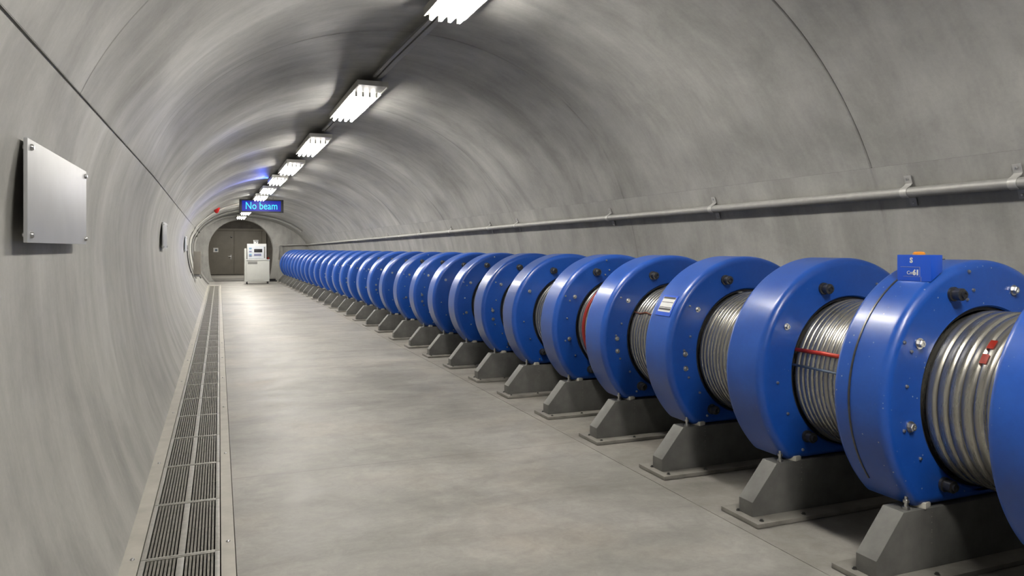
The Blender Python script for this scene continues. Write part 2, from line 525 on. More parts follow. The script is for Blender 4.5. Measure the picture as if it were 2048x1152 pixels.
# ------------------------------------------------------------------ drain grating
def bars_bm(L):
    b = BM()
    for (a, c) in ((GX0 + .022, -.1875), (-.1565, GX1 - .022)):
        n = 8
        for i in range(n):
            x = lerp(a, c, (i + .75) / (n + .5))
            box(b, (x - .0050, .012, -.036), (x + .0050, L - .012, -.004))
    return b
def rods_bm(L):
    b = BM()
    for y in (L * .5,):
        tube(b, [(GX0 + .02, y, -.020), (GX1 - .02, y, -.020)], .004, 6)
    return b
def frame_bm(L):
    b = BM()
    box(b, (GX0, 0, -.045), (GX0 + .022, L, 0), .002); box(b, (GX1 - .022, 0, -.045), (GX1, L, 0), .002)
    box(b, (-.1875, .018, -.045), (-.1565, L - .018, -.001), .002)
    box(b, (GX0 + .0222, .001, -.04), (GX1 - .0222, .0175, -.0005), .002); box(b, (GX0 + .0222, L - .012, -.04), (GX1 - .0222, L - .001, -.0005), .002)
    return b
GL = .82
g0 = 3.96 - 2 * GL
gp = None; i = 0; y = g0
while y + GL < G_END:
    lab = f'{ordinal(i)} steel drain grating panel counted from the camera, beside the curved wall'
    t = thing('drain_grating', lab, 'drain grating', (0, y, 0), 0, 'drain grating panels along the wall')
    if gp is None:
        gp = [obj('frame', frame_bm(GL - .004), M['steel'], t, 30), obj('bars', bars_bm(GL - .004), M['bar'], t), obj('cross_rod', rods_bm(GL - .004), M['bar'], t)]
    else:
        for s in gp: inst(s, t)
    y += GL; i += 1
bm = BM(); box(bm, (GX0, y, -.1), (GX1, G_END, .002)); o = obj('trim_3', bm, M['trim']); tag(o, kind='structure')

# ------------------------------------------------------------------ ring magnets
XC, ZC, R_OUT, R_IN, CHORD = 3.42, .79, .655, .430, .478
def dX(Y): return -.25 * cl((Y - 8) / 28, 0, 1.2)
BACK = [1.99, 2.76, 3.58, 4.47, 5.38, 6.28, 7.26, 8.20, 9.21, 10.20, 11.25, 12.34, 13.48, 14.63, 15.76, 16.91, 18.04, 19.19, 20.35,
        21.55, 22.80, 24.05, 25.25, 26.42, 27.58, 28.75, 29.90, 31.10, 32.28, 33.50, 34.75]
T = .30
def outline(ins, n=120):
    P = []
    for k in range(n):
        a = 2 * PI * k / n + PI / 2
        r = R_OUT - ins; s = math.sin(a)
        if s < 0: r = min(r, (CHORD - ins) / -s)
        P.append((r * math.cos(a), r * math.sin(a)))
    return P
def housing_bm(n=120):
    """front face at y=0, back at y=T; local origin on the ring's axis"""
    b = BM()
    circ = lambda r: [(r * math.cos(2 * PI * k / n + PI / 2), r * math.sin(2 * PI * k / n + PI / 2)) for k in range(n)]
    loops = [(circ(R_IN), T), (outline(.02, n), T), (outline(.006, n), T - .005), (outline(0, n), T - .018), (outline(0, n), T - .026), (outline(0, n), .046), (outline(0, n), .038),
             (outline(.003, n), .025), (outline(.012, n), .012), (outline(.025, n), .003), (outline(.038, n), 0), (outline(.046, n), 0), (circ(R_IN + .016), 0), (circ(R_IN + .008), 0), (circ(R_IN), .008), (circ(R_IN), T)]
    rings = [[b.verts.new((x, y, z)) for x, z in P] for P, y in loops[:-1]]
    rings.append(rings[0])
    for i in range(len(rings) - 1):
        for k in range(n):
            b.faces.new((rings[i][k], rings[i][(k + 1) % n], rings[i + 1][(k + 1) % n], rings[i + 1][k]))
    bmesh.ops.recalc_face_normals(b, faces=b.faces[:])
    return b
def coil_bm(length, turns, n=96, depth=None, r=.416):
    """winding from inside the ring out towards the next ring (negative y)"""
    b = BM()
    w = length / turns
    d = depth if depth else w * .17
    rng = random.Random(int(length * 1000) + turns)
    prof = [(.30, .22), (r - d - .012, .22), (r - d - .012, .0)]
    for t in range(turns):
        e = rng.uniform(-.0016, .0016)
        for s in range(7):
            u = s / 7
            prof.append((r + e - d + d * math.sqrt(max(0, 1 - abs(2 * u - 1) ** 2.6)) if s else r - d - .004, -(t + u) * w))
    prof += [(r - d - .004, -length), (.30, -length)]
    lathe(b, prof, n, 'Y')
    return b
def hexbolt_bm(r, h, wash=1.35, n=6):
    b = BM()
    lathe(b, [(.0005, -h * .25), (r * wash, -h * .25), (r * wash, 0)], 20, 'Y')
    lathe(b, [(.0005, -h * .8), (r * .45, -h * .8), (r * .5, -h), (r * .82, -h), (r, -h * .85), (r, -h * .25)], 12 if n > 6 else n, 'Y')
    return b
def bigbolt_bm():
    b = BM()
    lathe(b, [(.034, 0), (.034, -.012), (.026, -.014), (.026, -.030), (.029, -.032), (.029, -.052), (.018, -.056), (.018, -.066), (.010, -.066), (.009, -.060), (.0005, -.060)], 20, 'Y')
    return b
def stud_bm():
    b = BM(); lathe(b, [(.0085, 0), (.0085, -.004), (.006, -.009), (.0005, -.011)], 12, 'Y'); return b
def jack_bm():
    """levelling screw standing on the pedestal: nut, collar, thread"""
    b = BM()
    lathe(b, [(.0005, 0), (.017, 0), (.017, .012), (.009, .013), (.009, .030), (.014, .031), (.014, .043), (.008, .045), (.008, .060), (.0005, .060)], 12, 'Z')
    return b
def shim_bm():
    b = BM(); box(b, (-.03, -.035, 0), (.03, .035, .028), .003); return b

PRO = {}
def piece(key, parent, make, mat, loc, rot=None, smooth=35, label=None, name=None):
    if key not in PRO:
        o = obj(name or key, make(), mat, parent, smooth); PRO[key] = o
        o.location = loc
        if rot: o.rotation_euler = rot
        if label: o['label'] = label
        return o
    return inst(PRO[key], parent, loc, rot, None, label)

BOLTS = {  # (dx, dz) on the face: big, mid, small
    0: dict(big=[(-.23, .50)], mid=[(-.45, .28)], small=[]),
    1: dict(big=[(-.23, .497), (-.289, -.385)], mid=[(-.445, .276), (-.501, -.099), (.186, .507)], small=[(-.538, .285), (-.495, .242), (-.523, .085), (-.54, -.115), (-.123, .601), (-.093, .513), (-.135, .470), (-.439, -.251)]),
    2: dict(big=[(-.208, .481), (-.329, -.351)], mid=[(-.472, .274)], small=[(-.535, -.035), (-.464, -.213), (-.358, -.425), (.2, .5)]),
    3: dict(big=[(-.202, .495), (-.313, -.379)], mid=[(-.426, .300), (-.526, .005), (-.522, -.092)], small=[(-.490, .325), (-.486, .121), (-.498, -.153), (-.41, -.26), (-.35, -.42), (-.535, .03)]),
}
LAB = {
    0: 'blue ring magnet cut off by the picture edge, first in the row',
    1: 'blue ring magnet carrying the small blue box, second in the row from the camera',
    2: 'blue ring magnet with a red strap across its silver coil, third in the row',
    3: 'blue ring magnet with a striped white plate on its rim, fourth in the row',
    4: 'blue ring magnet with a brown cord tied round its coil, fifth in the row',
    5: 'blue ring magnet with one dark red turn in its coil, sixth in the row',
}
LAB_P = {0: 'dark concrete pedestal under the magnet cut off by the picture edge'}
def jw(n): return ORD[n] if n < 20 else ordinal(n)

def ped_bm():
    b = BM()
    # half width .69 at the foot, .46 at the top, with sloping shoulders
    prism(b, [(-.70, .028), (-.70, .108), (-.535, .305), (.535, .305), (.70, .108), (.70, .028)], 0, .115, .006)
    return b
def pplate_bm():
    b = BM(); box(b, (-.745, -.095, .004), (.745, .215, .028), .004); return b
def anchor_bm():
    b = BM(); lathe(b, [(.013, 0), (.013, .003), (.008, .004), (.008, .010), (.0005, .010)], 10, 'Z'); return b
def row_bm():
    b = BM()
    for z in (.14, .165, .19, .2, .235, .262, .28): 
        box(b, (-.003, -.0015, z), (.003, .0005, z + .005))
    return b

M_HOUS = None
for i, yb in enumerate(BACK):
    yf = yb - T
    x = XC + dX(yb)
    t = thing('ring_magnet', LAB.get(i, f'blue ring magnet, {jw(i)} in the row counted from the camera'), 'magnet', (x, yf, ZC), 0, 'blue ring magnets along the tunnel')
    if i == 1:
        obj('housing', housing_bm(168), M['bluesp'], t, 30)
    elif i == 2:
        M_HOUS = obj('housing', housing_bm(168), M['blue'], t, 30)
    else:
        if M_HOUS is None: M_HOUS = obj('housing', housing_bm(168), M['blue'], t, 30)
        else: inst(M_HOUS, t)
    # coil
    gap = (yf - BACK[i - 1] if i else .5) - .012
    turns = {0: 8, 1: 8, 2: 15, 3: 17, 4: 16}.get(i, 15)
    if i < 10:
        co = obj('coil', coil_bm(gap, turns, 128 if i < 5 else 80), M['coil'], t, 60)
        PRO['coil'] = co
        cgap = gap
    else:
        co = inst(PRO['coil'], t, (0, 0, 0), None, (1, gap / cgap, 1))
    if i < 22:
        b = BM(); lathe(b, [(.415, .018), (.4285, .018), (.4285, .20), (.415, .20)], 64, 'Y')  # dark ring stands in for the shade in the gap round the coil
        piece('gap_shade_ring', t, lambda: b, M['gap_shade'], (0, 0, 0))
    # bolts
    st = BOLTS.get(i) or BOLTS[(2, 3, 1)[i % 3]]
    if i < 24:
        lim = 99 if i < 12 else 3
        for p in st['big'][:1 if i > 13 else 2]: piece('clamp_bolt', t, bigbolt_bm, M['darkbolt'], (p[0], 0, p[1]))
        for p in st['mid'][:lim]:
            o = piece('bolt', t, lambda: hexbolt_bm(.0135, .020), M['bolt'], (p[0], 0, p[1]))
            if i == 1: o.scale = (1.4, 1.2, 1.4)
            else: o.scale = (1, 1, 1)
        for p in st['small'][:lim]: piece('stud', t, stud_bm, M['bolt'], (p[0], 0, p[1]))
    # feet: levelling screws and shims down to the pedestal
    zt = .305 - ZC
    if i < 18:
        piece('levelling_screw', t, jack_bm, M['bolt'], (-.490, .03, zt))
        piece('levelling_screw', t, jack_bm, M['bolt'], (.490, .03, zt))
    piece('shim', t, shim_bm, M['shim'], (-.395, .035, zt), (0, 0, .35))
    piece('shim', t, shim_bm, M['shim'], (.395, .035, zt), (0, 0, -.2))
    piece('shim', t, shim_bm, M['shim'], (-.20, .12, zt))

    # details that single out the first few
    if i == 1:
        b = BM(); lathe(b, [(R_OUT - .002, .196), (R_OUT + .004, .198), (R_OUT + .004, .206), (R_OUT - .002, .208)], 160, 'Y')
        for v in [v for v in b.verts if v.co.z < -.40 or v.co.x > .0]: b.verts.remove(v)
        o = obj('rim_seam', b, M['darkbolt'], t, 40); o['label'] = 'dark seam round the rim'
        for ang, yt in ((135.5, -.240), (146, -.240)):
            b = BM(); n = 5; rr = .4195
            P = [[b.verts.new((rr * math.cos(math.radians(ang + (k - 2) * 1.6)), y, rr * math.sin(math.radians(ang + (k - 2) * 1.6)))) for k in range(n)] for y in (yt + .016, yt - .016)]
            for k in range(n - 1): b.faces.new((P[0][k], P[0][k + 1], P[1][k + 1], P[1][k]))
            r = bmesh.ops.solidify(b, geom=b.faces[:], thickness=.003)
            o = obj('red_tape', b, M['red'], t); o['label'] = 'patch of red tape'
    if i == 2:
        a = math.radians(160.5); rr = .428
        b = BM(); tube(b, [(rr * math.cos(a), .004, rr * math.sin(a)), (rr * math.cos(a), -.2, rr * math.sin(a) + .003), (rr * math.cos(a), -gap + .004, rr * math.sin(a))], .011, 10)
        o = obj('strap', b, M['red'], t, 40); o['label'] = 'red strap'
        a = math.radians(172.0)
        b = BM(); tube(b, [(rr * math.cos(a), .004, rr * math.sin(a)), (rr * math.cos(a), -gap + .004, rr * math.sin(a) - .004)], .007, 10)
        o = obj('strap', b, M['bgrey'], t, 40); o['label'] = 'blue-grey strap'
    if i == 3:   # striped plate on the rim
        def patch(a0, a1, y0, y1, r, th, mat, nm, lab=None, n=8, par=t):
            b = BM(); V = [[b.verts.new((r * math.cos(math.radians(lerp(a0, a1, k / n))), y, r * math.sin(math.radians(lerp(a0, a1, k / n))))) for k in range(n + 1)] for y in (y0, y1)]
            W = [[b.verts.new(((r + th) * math.cos(math.radians(lerp(a0, a1, k / n))), y, (r + th) * math.sin(math.radians(lerp(a0, a1, k / n))))) for k in range(n + 1)] for y in (y0, y1)]
            for k in range(n):
                b.faces.new((W[0][k], W[0][k + 1], W[1][k + 1], W[1][k])); b.faces.new((V[0][k], V[0][k + 1], W[0][k + 1], W[0][k])); b.faces.new((V[1][k], W[1][k], W[1][k + 1], V[1][k + 1]))
            b.faces.new((V[0][0], W[0][0], W[1][0], V[1][0])); b.faces.new((V[0][n], V[1][n], W[1][n], W[0][n]))
            bmesh.ops.recalc_face_normals(b, faces=b.faces[:])
            o = obj(nm, b, mat, par, 30)
            if lab: o['label'] = lab
            return o
        fr = patch(144.0, 157.5, .060, .235, R_OUT - .001, .005, M['boxblue'], 'plate_frame', 'raised blue frame')
        pl = patch(145.2, 155.0, .075, .220, R_OUT + .002, .003, M['label'], 'label_plate', 'white plate with dark stripes')
        b = BM()
        for a0, a1 in ((145.2, 146.5), (148.6, 149.0), (151.9, 152.3), (152.7, 153.9)):
            n = 3; r = R_OUT + .0056
            V = [[b.verts.new((r * math.cos(math.radians(lerp(a0, a1, k / n))), y, r * math.sin(math.radians(lerp(a0, a1, k / n))))) for k in range(n + 1)] for y in (.078, .217)]
            for k in range(n): b.faces.new((V[0][k], V[0][k + 1], V[1][k + 1], V[1][k]))
        o = obj('stripes', b, M['black'], pl)
        b = BM()
        lathe(b, [(R_OUT - .03, .004), (R_OUT - .012, .0065), (R_OUT - .010, .010)], 120, 'Y'); b.free()
    if i == 4:
        b = BM(); a = math.radians(150); rr = .4195
        tube(b, [(rr * math.cos(a + d), y, rr * math.sin(a + d)) for y, d in [(0, .0), (-.08, .02), (-.16, -.02), (-.24, .01), (-.32, -.01), (-.42, .015), (-gap + .005, 0)]], .006, 8)
        o = obj('tie_cord', b, M['brown'], t, 40); o['label'] = 'brown cord'
    if i == 5:
        b = BM(); n = 96; m_ = 10
        V = [[b.verts.new(((.419 + .014 * math.cos(2 * PI * j / m_)) * math.cos(2 * PI * k / n), -.12 + .020 * math.sin(2 * PI * j / m_), (.419 + .014 * math.cos(2 * PI * j / m_)) * math.sin(2 * PI * k / n))) for j in range(m_)] for k in range(n)]
        for k in range(n):
            for j in range(m_): b.faces.new((V[k][j], V[k][(j + 1) % m_], V[(k + 1) % n][(j + 1) % m_], V[(k + 1) % n][j]))
        bmesh.ops.recalc_face_normals(b, faces=b.faces[:])
        o = obj('coil_turn', b, M['darkred'], t, 60); o['label'] = 'dark red turn of the coil'
    # pedestal
    p = thing('support_pedestal', LAB_P.get(i, f'dark concrete pedestal under the {jw(i)} blue ring magnet in the row'), 'pedestal', (x - .005, yf, 0), 0, 'concrete pedestals under the magnets')
    piece('block', p, ped_bm, M['ped'], (0, 0, 0), smooth=25)
    piece('base_plate', p, pplate_bm, M['plate'], (0, 0, 0), smooth=25)
    if i < 10:
        for ax, ay in ((-.70, .12), (-.69, -.06), (-.40, -.06), (.69, -.06)): piece('anchor_bolt', p, anchor_bm, M['darkbolt'], (ax, ay, .028))
    if i < 7: piece('hole_row', p, row_bm, M['plate'], (-.36, 0, 0), smooth=None)

# the row goes on beyond the frame, beside and behind the camera
for yb in (1.20, .42, -.37, -1.16):
    yf = yb - T
    t = thing('ring_magnet', 'blue ring magnet outside the picture, beside the camera', 'magnet', (XC, yf, ZC), 0, 'blue ring magnets along the tunnel')
    inst(M_HOUS, t); inst(PRO['coil'], t, (0, 0, 0), None, (1, .47 / cgap, 1))
    for sx_, rz in ((-.395, .35), (.395, -.2)): inst(PRO['shim'], t, (sx_, .035, .305 - ZC), (0, 0, rz))
    p = thing('support_pedestal', 'dark concrete pedestal outside the picture, beside the camera', 'pedestal', (XC - .005, yf, 0), 0, 'concrete pedestals under the magnets')
    inst(PRO['block'], p, (0, 0, 0)); inst(PRO['base_plate'], p, (0, 0, 0))

# the control box on the second magnet
t = thing('control_box', 'small blue box with an orange button, sitting on the rim of a ring magnet', 'control box', (3.07, 2.475, 1.333))
b = BM()
prism(b, [(0, .012), (0, .137), (.075, .137), (.075, .060)], 0, .185, .004)
obj('case', b, M['boxblue'], t, 30)
b = BM(); lathe(b, [(.027, .0), (.027, .008), (.020, .014), (.0005, .015)], 24, 'Z')
o = obj('button', b, M['orange'], t, 40); o.location = (.038, .095, .137); o['label'] = 'orange button'
RL = (PI / 2, 0, -PI / 2)      # text facing -X
text_mesh('lettering', 'S', .034, M['label'], t, (-.001, .105, .110), RL, .0008, .0012)
text_mesh('lettering', 'Cm', .024, M['label'], t, (-.001, .112, .051), RL, .0008)
text_mesh('lettering', '61', .034, M['label'], t, (-.001, .080, .052), RL, .0008, .0018)
b = BM()
box(b, (-.0012, .06, .078), (.0006, .165, .080)); box(b, (-.0012, .06, .033), (.0006, .150, .0345)); box(b, (-.0012, .052, .01), (.0006, .054, .034)); box(b, (-.0012, .058, .033), (.0006, .060, .079))
obj('rule_lines', b, M['lilac'], t)

# ------------------------------------------------------------------ pipe on the wall
def wallx(Y, z): return right_x(Y, z)
def pix_z(X, Y):     # height that keeps the pipe's slight fall along the tunnel
    return 1.873 - .0035 * max(0, Y - 3) - .0030 * max(0, Y - 10)
pr = .034
pts = []
yy = 1.0
while yy < 35.9:
    z = pix_z(0, yy); pts.append((wallx(yy, z) - .056, yy, z)); yy += .7
zl = pix_z(0, 36)
xe = wallx(35.9, zl) - .056
pts += [(xe, 36.02, zl), (xe - .05, 36.18, zl), (xe - .14, 36.23, zl), (2.70, 36.23, zl - .03)]
t = thing('wall_pipe', 'long grey pipe clamped along the concrete wall above the blue magnets', 'pipe', (0, 0, 0))
b = BM(); tube(b, pts, pr, 14)
obj('pipe', b, M['pipe'], t, 40)
b = BM(); tube(b, [(2.74, 36.23, zl - .02), (2.66, 36.23, zl - .04), (2.62, 36.23, zl - .10), (2.63, 36.23, zl - .30), (2.60, 36.23, zl - .7)], .020, 10)
tube(b, [(2.80, 36.23, zl - .02), (2.77, 36.23, zl - .10), (2.80, 36.23, zl - .22), (2.80, 36.23, zl - .7)], .014, 10)
obj('drop_cable', b, M['grey'], t, 40)
def clamp_bm():
    """omega saddle: strap with ears above and below, standing off the wall; +x points to the wall"""
    b = BM()
    w = .026; r = pr + .003
    arc = [(-r * math.cos(a), r * math.sin(a)) for a in [lerp(PI / 2 * .98, -PI / 2 * .98, k / 14) for k in range(15)]]
    pth = [(.039, .104), (.039, .050), (.025, r + .006)] + arc + [(.025, -r - .006), (.039, -.050), (.039, -.104)]
    th = .005
    V = []
    for k, (x, z) in enumerate(pth):
        a = pth[max(0, k - 1)]; c = pth[min(len(pth) - 1, k + 1)]
        d = Vector((c[0] - a[0], c[1] - a[1])).normalized(); nrm = (d.y, -d.x)
        V.append([b.verts.new((x, -w, z)), b.verts.new((x, w, z)), b.verts.new((x + nrm[0] * -th, w, z + nrm[1] * -th)), b.verts.new((x + nrm[0] * -th, -w, z + nrm[1] * -th))])
    for k in range(len(V) - 1):
        for j in range(4): b.faces.new((V[k][j], V[k][(j + 1) % 4], V[k + 1][(j + 1) % 4], V[k + 1][j]))
    b.faces.new(V[0]); b.faces.new(V[-1][::-1])
    bmesh.ops.recalc_face_normals(b, faces=b.faces[:])
    return b
th_ = math.atan2(1024 - 438, 1480)
def y_at(px):
    u = (px - 1024) / 1480; Y = 6.0
    dx = math.sin(th_) + u * math.cos(th_); dy = math.cos(th_) - u * math.sin(th_)
    for _ in range(80): Y = .5 * Y + .5 * (wallx(Y, pix_z(0, Y)) - .06) / dx * dy
    return Y
for n_, px in enumerate((2030, 1812, 1424, 1217, 1031.7, 977.5, 900, 838, 800, 774, 744, 715, 690)):
    Y = y_at(px); z = pix_z(0, Y)
    sl = math.atan2(wallx(Y, z - .1) - wallx(Y, z + .1), .2)
    c = piece('pipe_clamp', t, clamp_bm, M['clamp'], (wallx(Y, z) - .056, Y, z), (0, -sl, 0), 40)
    if n_ < 8:
        for s in (.082, -.082):
            k = 'clamp_screw'
            if k not in PRO:
                b = BM(); lathe(b, [(.0005, -.008), (.006, -.007), (.009, -.003), (.009, 0)], 10, 'X'); PRO[k] = obj('screw', b, M['bolt'], c, 40); PRO[k].location = (.036, 0, s)
            else: inst(PRO[k], c, (.036, 0, s))

# ------------------------------------------------------------------ ceiling lights and the trunking they hang from
FL = 2.34; FW = .34
lp = None
for i, (x, y) in enumerate(LIGHTS):
    zt = min(vault_z(y - FL / 2, x), vault_z(y + FL / 2, x)) - UND - .006
    n_ = i - 1
    if i < 1: lab = 'fluorescent ceiling light straight above the camera, before the visible row'
    else: lab = f'{ordinal(n_)} fluorescent ceiling light in the row counted from the camera'
    t = thing('ceiling_light', lab, 'ceiling light', (x, y, zt), 0, 'fluorescent lights along the vault')
    if lp is None:
        b = BM(); sk = -.075
        prism(b, [(-FW / 2 - .015, 0), (FW / 2 + .015, 0), (FW / 2 + .015, sk), (FW / 2, sk), (FW / 2, -.05), (-FW / 2, -.05), (-FW / 2, sk), (-FW / 2 - .015, sk)], -FL / 2, FL / 2)
        box(b, (-FW / 2 - .015, -FL / 2 - .012, -.058), (FW / 2 + .015, -FL / 2 - .0002, 0)); box(b, (-FW / 2 - .015, FL / 2 + .0002, -.058), (FW / 2 + .015, FL / 2 + .012, 0))
        box(b, (-FW / 2 + .0005, -FL / 2 + .0005, -.058), (FW / 2 - .0005, -FL / 2 + .40, -.0505))
        lp = [obj('housing', b, M['housing'], t, 30)]
        for k in range(4):
            b = BM(); tube(b, [(0, -FL / 2 + .44, 0), (0, FL / 2 - .03, 0)], .017, 10)
            o = obj('tube', b, M['tube'], t, 50); o.material_slots[0].link = 'OBJECT'; o.material_slots[0].material = M['tubenear']; o.location = ((k - 1.5) * .084, 0, -.098); lp.append(o)
        for yy in (-FL / 2 + .41, FL / 2 - .03):
            for k in range(4):
                if len(lp) == 5: b = BM(); box(b, (-.014, 0, -.112), (.014, .03, -.050), .003); o = obj('tube_socket', b, M['housing'], t, 30)
                else: o = inst(lp[5], t)
                o.location = ((k - 1.5) * .084, yy, 0); lp.append(o)
    else:
        for s in lp:
            o = inst(s, t)
            if len(o.material_slots) and o.material_slots[0].material == M['tubenear']: o.material_slots[0].material = M['tube']
        if i > 4: t.scale = (1, .78, 1)
# unseen blue light added beside the fifth light to make the vault glow
bl = bpy.data.lights.new('blue_glow_light', 'AREA'); bl.shape = 'RECTANGLE'; bl.size = .6; bl.size_y = .03; bl.energy = 42; bl.color = (.05, .13, 1)
bo = bpy.data.objects.new('blue_glow_light', bl); C.objects.link(bo); bo.location = (LIGHTS[5][0] - .22, LIGHTS[5][1] + .5, top(20) - .20)
bo.rotation_euler = (0, math.radians(88), PI / 2 * 0)
bo.rotation_euler = Vector((-1, .0, .12)).to_track_quat('-Z', 'Z').to_euler(); bl.size, bl.size_y = .6, .03
tag(bo, 'unseen blue glow light added beside the fifth ceiling light', 'strip lamp')
# trunking
t = thing('cable_trunking', 'grey cable trunking running along the crown of the vault between the lights', 'trunking')
b = BM()
def lx(Y):
    for (xa, ya), (xb, yb2) in zip(LIGHTS, LIGHTS[1:]):
        if Y <= yb2: return lerp(xa, xb, cl((Y - ya) / (yb2 - ya)))
    return LIGHTS[-1][0]
CH = {}
half = [FL / 2 * (.78 if k > 4 else 1) + .014 for k in range(len(LIGHTS))]
spans = [(-6.5, LIGHTS[0][1] - half[0])] + [(LIGHTS[k][1] + half[k], LIGHTS[k + 1][1] - half[k + 1]) for k in range(len(LIGHTS) - 1)]
for off, ww, hh in ((.050, .028, .032), (-.012, .020, .024)):
    for seg in range(len(spans)):
        y0_, y1_ = spans[seg]
        n_ = max(2, int((y1_ - y0_) / .25)); prev = None
        bb = CH.setdefault(seg, BM())
        for k in range(n_ + 1):
            Y = lerp(y0_, y1_, k / n_)
            x = lx(Y) + off; z = vault_z(Y, x) - UND + .004
            q = [bb.verts.new((x - ww, Y, z)), bb.verts.new((x + ww, Y, z)), bb.verts.new((x + ww, Y, z - hh)), bb.verts.new((x - ww, Y, z - hh))]
            if prev:
                for jj in range(4): bb.faces.new((prev[jj], prev[(jj + 1) % 4], q[(jj + 1) % 4], q[jj]))
            else: bb.faces.new(q)
            prev = q
        bb.faces.new(prev[::-1])
for bb in CH.values():
    bmesh.ops.recalc_face_normals(bb, faces=bb.faces[:])
    obj('channel', bb, M['pipe'], t)


# ------------------------------------------------------------------ the sign
SY = 25.62
t = thing('led_sign', 'hanging blue LED sign reading No beam in cyan letters', 'sign', (1.30, SY, 2.895), math.radians(-2))
W2, H2 = .69, .215
b = BM(); box(b, (-W2, 0, -H2), (W2, .10, H2), .012)
obj('case', b, M['black'], t, 30)
b = BM(); box(b, (-W2 + .085, -.004, -H2 + .045), (W2 - .085, .002, H2 - .045))
obj('display', b, M['ledblue'], t)
text_mesh('lettering', 'No beam', .315, M['ledcyan'], t, (0, -.006, -.005), (PI / 2, 0, 0), .002, .0005).scale = (.85, 1.08, 1)
for k, xx in enumerate((-.42, .26, .36)):
    zt = vault_z(SY, 1.30 + xx) - 2.895
    b = BM(); tube(b, [(xx, .06, H2 - .005), (xx, .06, zt + .01)], .009, 8); obj('hanger_rod', b, M['grey'], t, 40)

# ------------------------------------------------------------------ plaques and boxes on the wall
def plaque(y0, y1, z0, z1, lab, name='wall_panel', mat='ally', depth=.014):
    yc = (y0 + y1) / 2; zc = (z0 + z1) / 2
    x = max(left_x(yc, z0), left_x(yc, z1), left_x(y1, zc), left_x(y0, zc)) + .010
    t = thing(name, lab, 'wall panel', (x, yc, zc))
    b = BM(); box(b, (0, y0 - yc, z0 - zc), (depth, y1 - yc, z1 - zc), .003)
    obj('sheet', b, M[mat], t, 30)
    for sy in (y0 - yc + .05, y1 - yc - .05):
        for sz in (z0 - zc + .03, z1 - zc - .03):
            b = BM(); lathe(b, [(.009, -.012), (.009, depth), (.013, depth), (.013, depth + .006), (.008, depth + .012), (.0005, depth + .012)], 12, 'X')
            o = obj('standoff', b, M['bolt'], t, 40); o.location = (0, sy, sz)
    return t
plaque(3.24, 4.56, 1.522, 1.915, 'large plain grey panel on standoffs, on the curved wall before the other panels')
plaque(11.3, 12.1, 1.50, 1.87, 'middle-sized plain grey wall panel, second along the curved wall')
plaque(21.8, 22.8, 1.43, 1.83, 'small pale panel far down the curved wall, third along it')
x = left_x(24.5, 1.1)
x = max(left_x(yy_, zz_) for yy_ in (25.2, 26.0) for zz_ in (.6, .7, 1.05, 1.41)) + .022
t = thing('junction_box', 'grey-brown box mounted low on the curved wall close to the round opening', 'junction box', (x, 25.6, 1.05))
b = BM(); box(b, (-.02, -.35, -.36), (.20, .35, .36), .008); obj('case', b, M['door'], t, 30)
b = BM(); box(b, (-.01, -.30, -.44), (.16, .30, -.361), .006); obj('gland_plate', b, M['grey'], t, 30)
b = BM(); P = [(left_x(24.6, z) + .018, 24.6, z) for z in [1.60 - .06 * k for k in range(15)]]; tube(b, P, .018, 8)
tag(obj('wall_cable', b, M['darkbolt'], None, 40), 'thin black cable running down the curved wall before the junction box', 'cable')

# hoops of conduit round the far vault and the red beacon
def hoop(Y, z0, r, x1=9e9):
    P = [(left_x(Y, z) + r, Y, z) for z in [lerp(z0, 2.2, k / 10) for k in range(11)]]
    for x, z in vault_pts(Y):
        if z > 2.25 and x < x1:
            d = Vector((apex(Y) - x, 1.5 - z)).normalized() * (r + max(0, und(Y)) * cl((z - 2.25) * 3) + .004); P.append((x + d.x, Y, z + d.y))
    bb = BM(); tube(bb, P, r, 8); return bb
tag(obj('conduit_hoop', hoop(27.0, .5, .030, 1.0), M['housing'], None, 40), 'pale conduit curving up the vault through the red beacon', 'conduit')
tag(obj('conduit_hoop', hoop(31.0, .35, .030, .85), M['pipe'], None, 40), 'grey conduit curving up the vault between the beacon and the round opening', 'conduit')
bm = BM()
for Y in (33.6,):
    b_ = hoop(Y, .01, .05); me = bpy.data.meshes.new('tmp'); b_.to_mesh(me); b_.free(); bm.from_mesh(me); bpy.data.meshes.remove(me)
tag(obj('trim_4', bm, M['wall'], None, 40), kind='structure')
zb = 2.72; xb = left_x(26.6, zb)
t = thing('beacon', 'small red beacon lamp on the conduit that curves up the vault', 'beacon', (xb + .20, 26.55, zb + .10))
b = BM(); lathe(b, [(.0005, .10), (.08, .10), (.095, .06), (.085, .02), (.06, -.07), (.03, -.11), (.0005, -.12)], 20, 'Z'); obj('lens', b, M['redlamp'], t, 40)
b = BM(); lathe(b, [(.0005, .15), (.06, .15), (.075, .101), (.0005, .101)], 20, 'Z'); obj('mount', b, M['housing'], t, 40); t.scale = (1.25, 1.25, 1.25)

